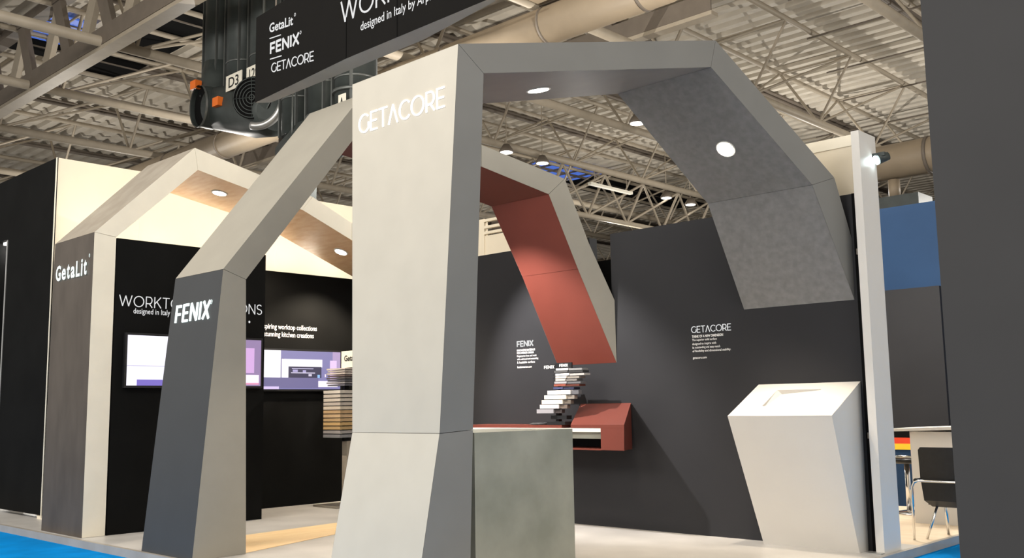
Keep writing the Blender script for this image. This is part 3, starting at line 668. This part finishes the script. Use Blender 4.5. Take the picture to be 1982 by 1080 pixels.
fonttext('GetaLit', LP(-11.33, 6.635), tilted(0.12), Z_, 0.64, 0.135, 'printglow', t, bold=0.022, depth=0.006)
fonttext('°', LP(-10.67, 6.66), ul, Z_, 0.045, 0.05, 'printglow', t, depth=0.006)
strokes('-', LP(-11.32, 6.545), tilted(0.12), Z_, 0.30, 0.02, 0.6, 'printglow', t, depth=0.006)
strokes('FENIX', LP(-11.30, 6.335), tilted(0.10), Z_, 0.76, 0.145, 0.22, 'printglow', t, gap=0.18, depth=0.006)
fonttext('°', LP(-10.52, 6.37), ul, Z_, 0.045, 0.05, 'printglow', t, depth=0.006)
strokes('-', LP(-11.30, 6.245), tilted(0.12), Z_, 0.31, 0.02, 0.6, 'printglow', t, depth=0.006)
strokes('GET^CORE', LP(-11.26, 6.055), tilted(0.12), Z_, 1.10, 0.125, 0.11, 'printglow', t, gap=0.13, depth=0.006)
strokes('WORKTOP', (-9.53, 7.0, 6.215), X_, Z_, 1.85, 0.275, 0.085, 'printglow', t, gap=0.14, depth=0.006)
fonttext('designed in Italy by Arpa', (-9.13, 7.0, 5.972), X_, Z_, 1.30, 0.145, 'printglow', t, bold=0.008, depth=0.006)

# ------------------------------------------------------------------ right side: white end structure, uprights, spot
ww = struct('wall_right_white', box((-5.7, 10.0, 0), (-4.36, 10.12, 4.34)), 'whitewall')
box((-5.7, 9.99, 4.22), (-4.36, 10.0, 4.34)).build('top_rim', 'cream', ww)
t = empty('end_post', 'tall white end post at the right edge of the dark back wall', 'post', (-4.27, 9.9, 0))
box((-4.335, 9.70, 0.0), (-4.25, 10.10, 4.29)).build('post_body', 'white', t)
box((-4.345, 9.99, 0.0), (-4.335, 10.1, 4.29)).build('joint_strip', 'steeldark', t)
t = empty('metal_upright', 'slim aluminium upright between black wall end and white post', 'upright', (-4.33, 9.8, 0))
box((-4.352, 9.735, 0.0), (-4.336, 9.81, 4.0)).build('profile', 'alu', t)
for z in (1.12, 3.0): box((-4.37, 9.74, z), (-4.35, 9.80, z+0.06)).build('clip', 'steeldark', t)
box((-4.44, 9.62, 0.0), (-4.25, 9.695, 0.012)).build('base_plate', 'alu', t)
t = empty('spotlight', 'small spotlight with cool glow on the white end post', 'spotlight', (-4.22, 10.15, 4.0))
MB().tube([(-4.20, 10.02, 4.02), (-4.12, 10.10, 4.06)], [0.055, 0.045], 14).build('lamp_head', 'jet', t)
MB().tube([(-4.215, 10.005, 4.012), (-4.208, 10.012, 4.016)], 0.05, 14).build('lens', 'coolspot', t)
box((-4.25, 10.0, 4.05), (-4.12, 10.05, 4.09)).build('arm', 'jet', t)

# ------------------------------------------------------------------ next booth at right
struct('floor_booth', box((-13, 10.5, -0.1), (-4.22, 17.5, 0.0)), 'laminate')
nb = struct('wall_booth_blue', box((-8.5, 16.2, 0), (-5.60, 16.35, 4.72)), 'navy')
o = box((-7.6, 16.1, 1.02), (-5.885, 16.195, 3.315)).build('dark_panel', 'greywall'); tag(o, 'large dark grey panel on the blue wall of the next booth', 'panel')
t = empty('counter', 'white counter with overhanging top behind the black armchair', 'counter', (-4.7, 12.6, 0))
MB().hexa([(-5.0, 12.35, 0), (-4.3, 12.35, 0), (-4.3, 13.2, 0), (-5.0, 13.2, 0)], [(-5.0, 12.35, 1.11), (-4.3, 12.35, 1.11), (-4.3, 13.2, 1.11), (-5.0, 13.2, 1.11)]).build('body', 'white', t)
MB().hexa([(-5.25, 12.3, 1.11), (-4.3, 12.25, 1.14), (-4.3, 13.25, 1.14), (-5.25, 13.25, 1.11)], [(-5.25, 12.3, 1.145), (-4.3, 12.25, 1.175), (-4.3, 13.25, 1.175), (-5.25, 13.25, 1.145)]).build('top', 'white', t)
t = empty('low_partition', 'navy panel with red and yellow stripes beside the white counter', 'panel', (-5.8, 14.2, 0))
box((-6.6, 14.2, 0.0), (-5.1, 14.26, 1.1)).build('board', 'navy', t)
box((-6.6, 14.19, 0.88), (-5.1, 14.2, 0.965)).build('red_stripe', 'stripe_red', t)
box((-6.6, 14.19, 0.795), (-5.1, 14.2, 0.88)).build('yellow_stripe', 'stripe_yellow', t)
box((-6.6, 14.19, 0.965), (-5.1, 14.2, 1.1)).build('dark_band', 'blackwall', t)
t = empty('bar_stool', 'chrome bar stool with dark seat beside the white counter', 'stool', (-5.45, 13.3, 0))
MB().tube([(-5.45, 13.3, 0), (-5.45, 13.3, 0.02), (-5.45, 13.3, 0.05)], [0.21, 0.2, 0.05], 20).build('base', 'chrome', t)
MB().tube([(-5.45, 13.3, 0.05), (-5.45, 13.3, 0.66)], 0.035, 12).build('pole', 'chrome', t)
MB().tube([(-5.45, 13.3, 0.66), (-5.45, 13.3, 0.69), (-5.45, 13.3, 0.73)], [0.15, 0.21, 0.19], 20).build('seat', 'leather', t)
MB().tube([(-5.62, 13.2, 0.74), (-5.45, 13.12, 0.76), (-5.28, 13.2, 0.74)], 0.02, 8).build('back_rail', 'chrome', t)
# armchair seen from behind
t = empty('armchair', 'black armchair with chrome tube arms, seen from behind at far right', 'chair', (-4.2, 11.1, 0))
def shell(x0, x1, y, z0, z1, lean, th):
    mb = MB(); P = []
    for z, yy, ins in ((z0, y+0.10, 0.07), (z0+0.07, y+0.02, 0.015), ((z0+z1)/2, y-0.01, 0.0), (z1-0.03, y-lean, 0.005), (z1, y-lean-0.005, 0.03)): P.append((z, yy, ins))
    for (za, ya, ia), (zb_, yb, ib) in zip(P[:-1], P[1:]):
        mb.hexa([(x0+ia, ya, za), (x1-ia, ya, za), (x1-ia, ya+th, za), (x0+ia, ya+th, za)], [(x0+ib, yb, zb_), (x1-ib, yb, zb_), (x1-ib, yb+th, zb_), (x0+ib, yb+th, zb_)])
    return mb
shell(-4.365, -3.90, 11.0, 0.34, 0.985, 0.04, 0.05).build('backrest', 'leather', t)
MB().hexa([(-4.33, 11.08, 0.36), (-3.93, 11.08, 0.36), (-3.95, 11.50, 0.40), (-4.31, 11.50, 0.40)], [(-4.33, 11.08, 0.43), (-3.93, 11.08, 0.43), (-3.95, 11.50, 0.46), (-4.31, 11.50, 0.46)]).build('seat', 'leather', t)
fr = MB().tube([(-4.42, 10.86, 0.0), (-4.42, 10.88, 0.56), (-4.40, 10.9, 0.61), (-4.36, 10.92, 0.625), (-3.93, 10.94, 0.625), (-3.88, 10.94, 0.60), (-3.86, 10.94, 0.0)], 0.014, 8).build('arm_frame', 'chrome', t)
MB().tube([(-4.40, 10.93, 0.63), (-4.40, 11.35, 0.63)], 0.02, 8).build('arm_pad', 'blackplastic', t)
MB().tube([(-3.88, 10.96, 0.63), (-3.88, 11.35, 0.63)], 0.02, 8).build('arm_pad', 'blackplastic', t)
MB().tube([(-4.24, 11.1, 0.36), (-4.34, 11.0, 0.0)], 0.014, 8).build('leg', 'chrome', t)
MB().tube([(-4.25, 11.35, 0.38), (-4.30, 11.52, 0.0)], 0.016, 8).build('leg', 'chrome', t)
MB().tube([(-3.98, 11.35, 0.38), (-3.93, 11.52, 0.0)], 0.016, 8).build('leg', 'chrome', t)

# neighbour's charcoal wall panel close at the right
struct('wall_right', box((-1.637, 4.5, -0.1), (2.0, 4.6, 4.4)), 'fgwall')

# white structure seen behind the back wall, between the arches
t = empty('shelving_frame', 'white slatted frame behind the back wall, left of the red arch', 'frame', (-12.8, 13, 0))
box((-13.30, 13.0, 0), (-13.12, 13.1, 5.05)).build('upright', 'whitewall', t)
box((-13.36, 13.05, 0), (-13.31, 13.15, 5.0)).build('side_panel', 'cream', t)
box((-13.12, 13.02, 3.5), (-11.9, 13.1, 4.72)).build('panel', 'whitewall', t)
for z in (4.75, 4.86, 4.99): box((-13.12, 13.0, z), (-11.9, 13.06, z+0.05)).build('slat', 'whitewall', t)
box((-13.12, 13.2, 4.7), (-11.9, 13.25, 5.03)).build('dark_back', 'endwall', t)
for k in [o for o in bpy.data.objects if '_loc' in o.keys()]: del k['_loc']
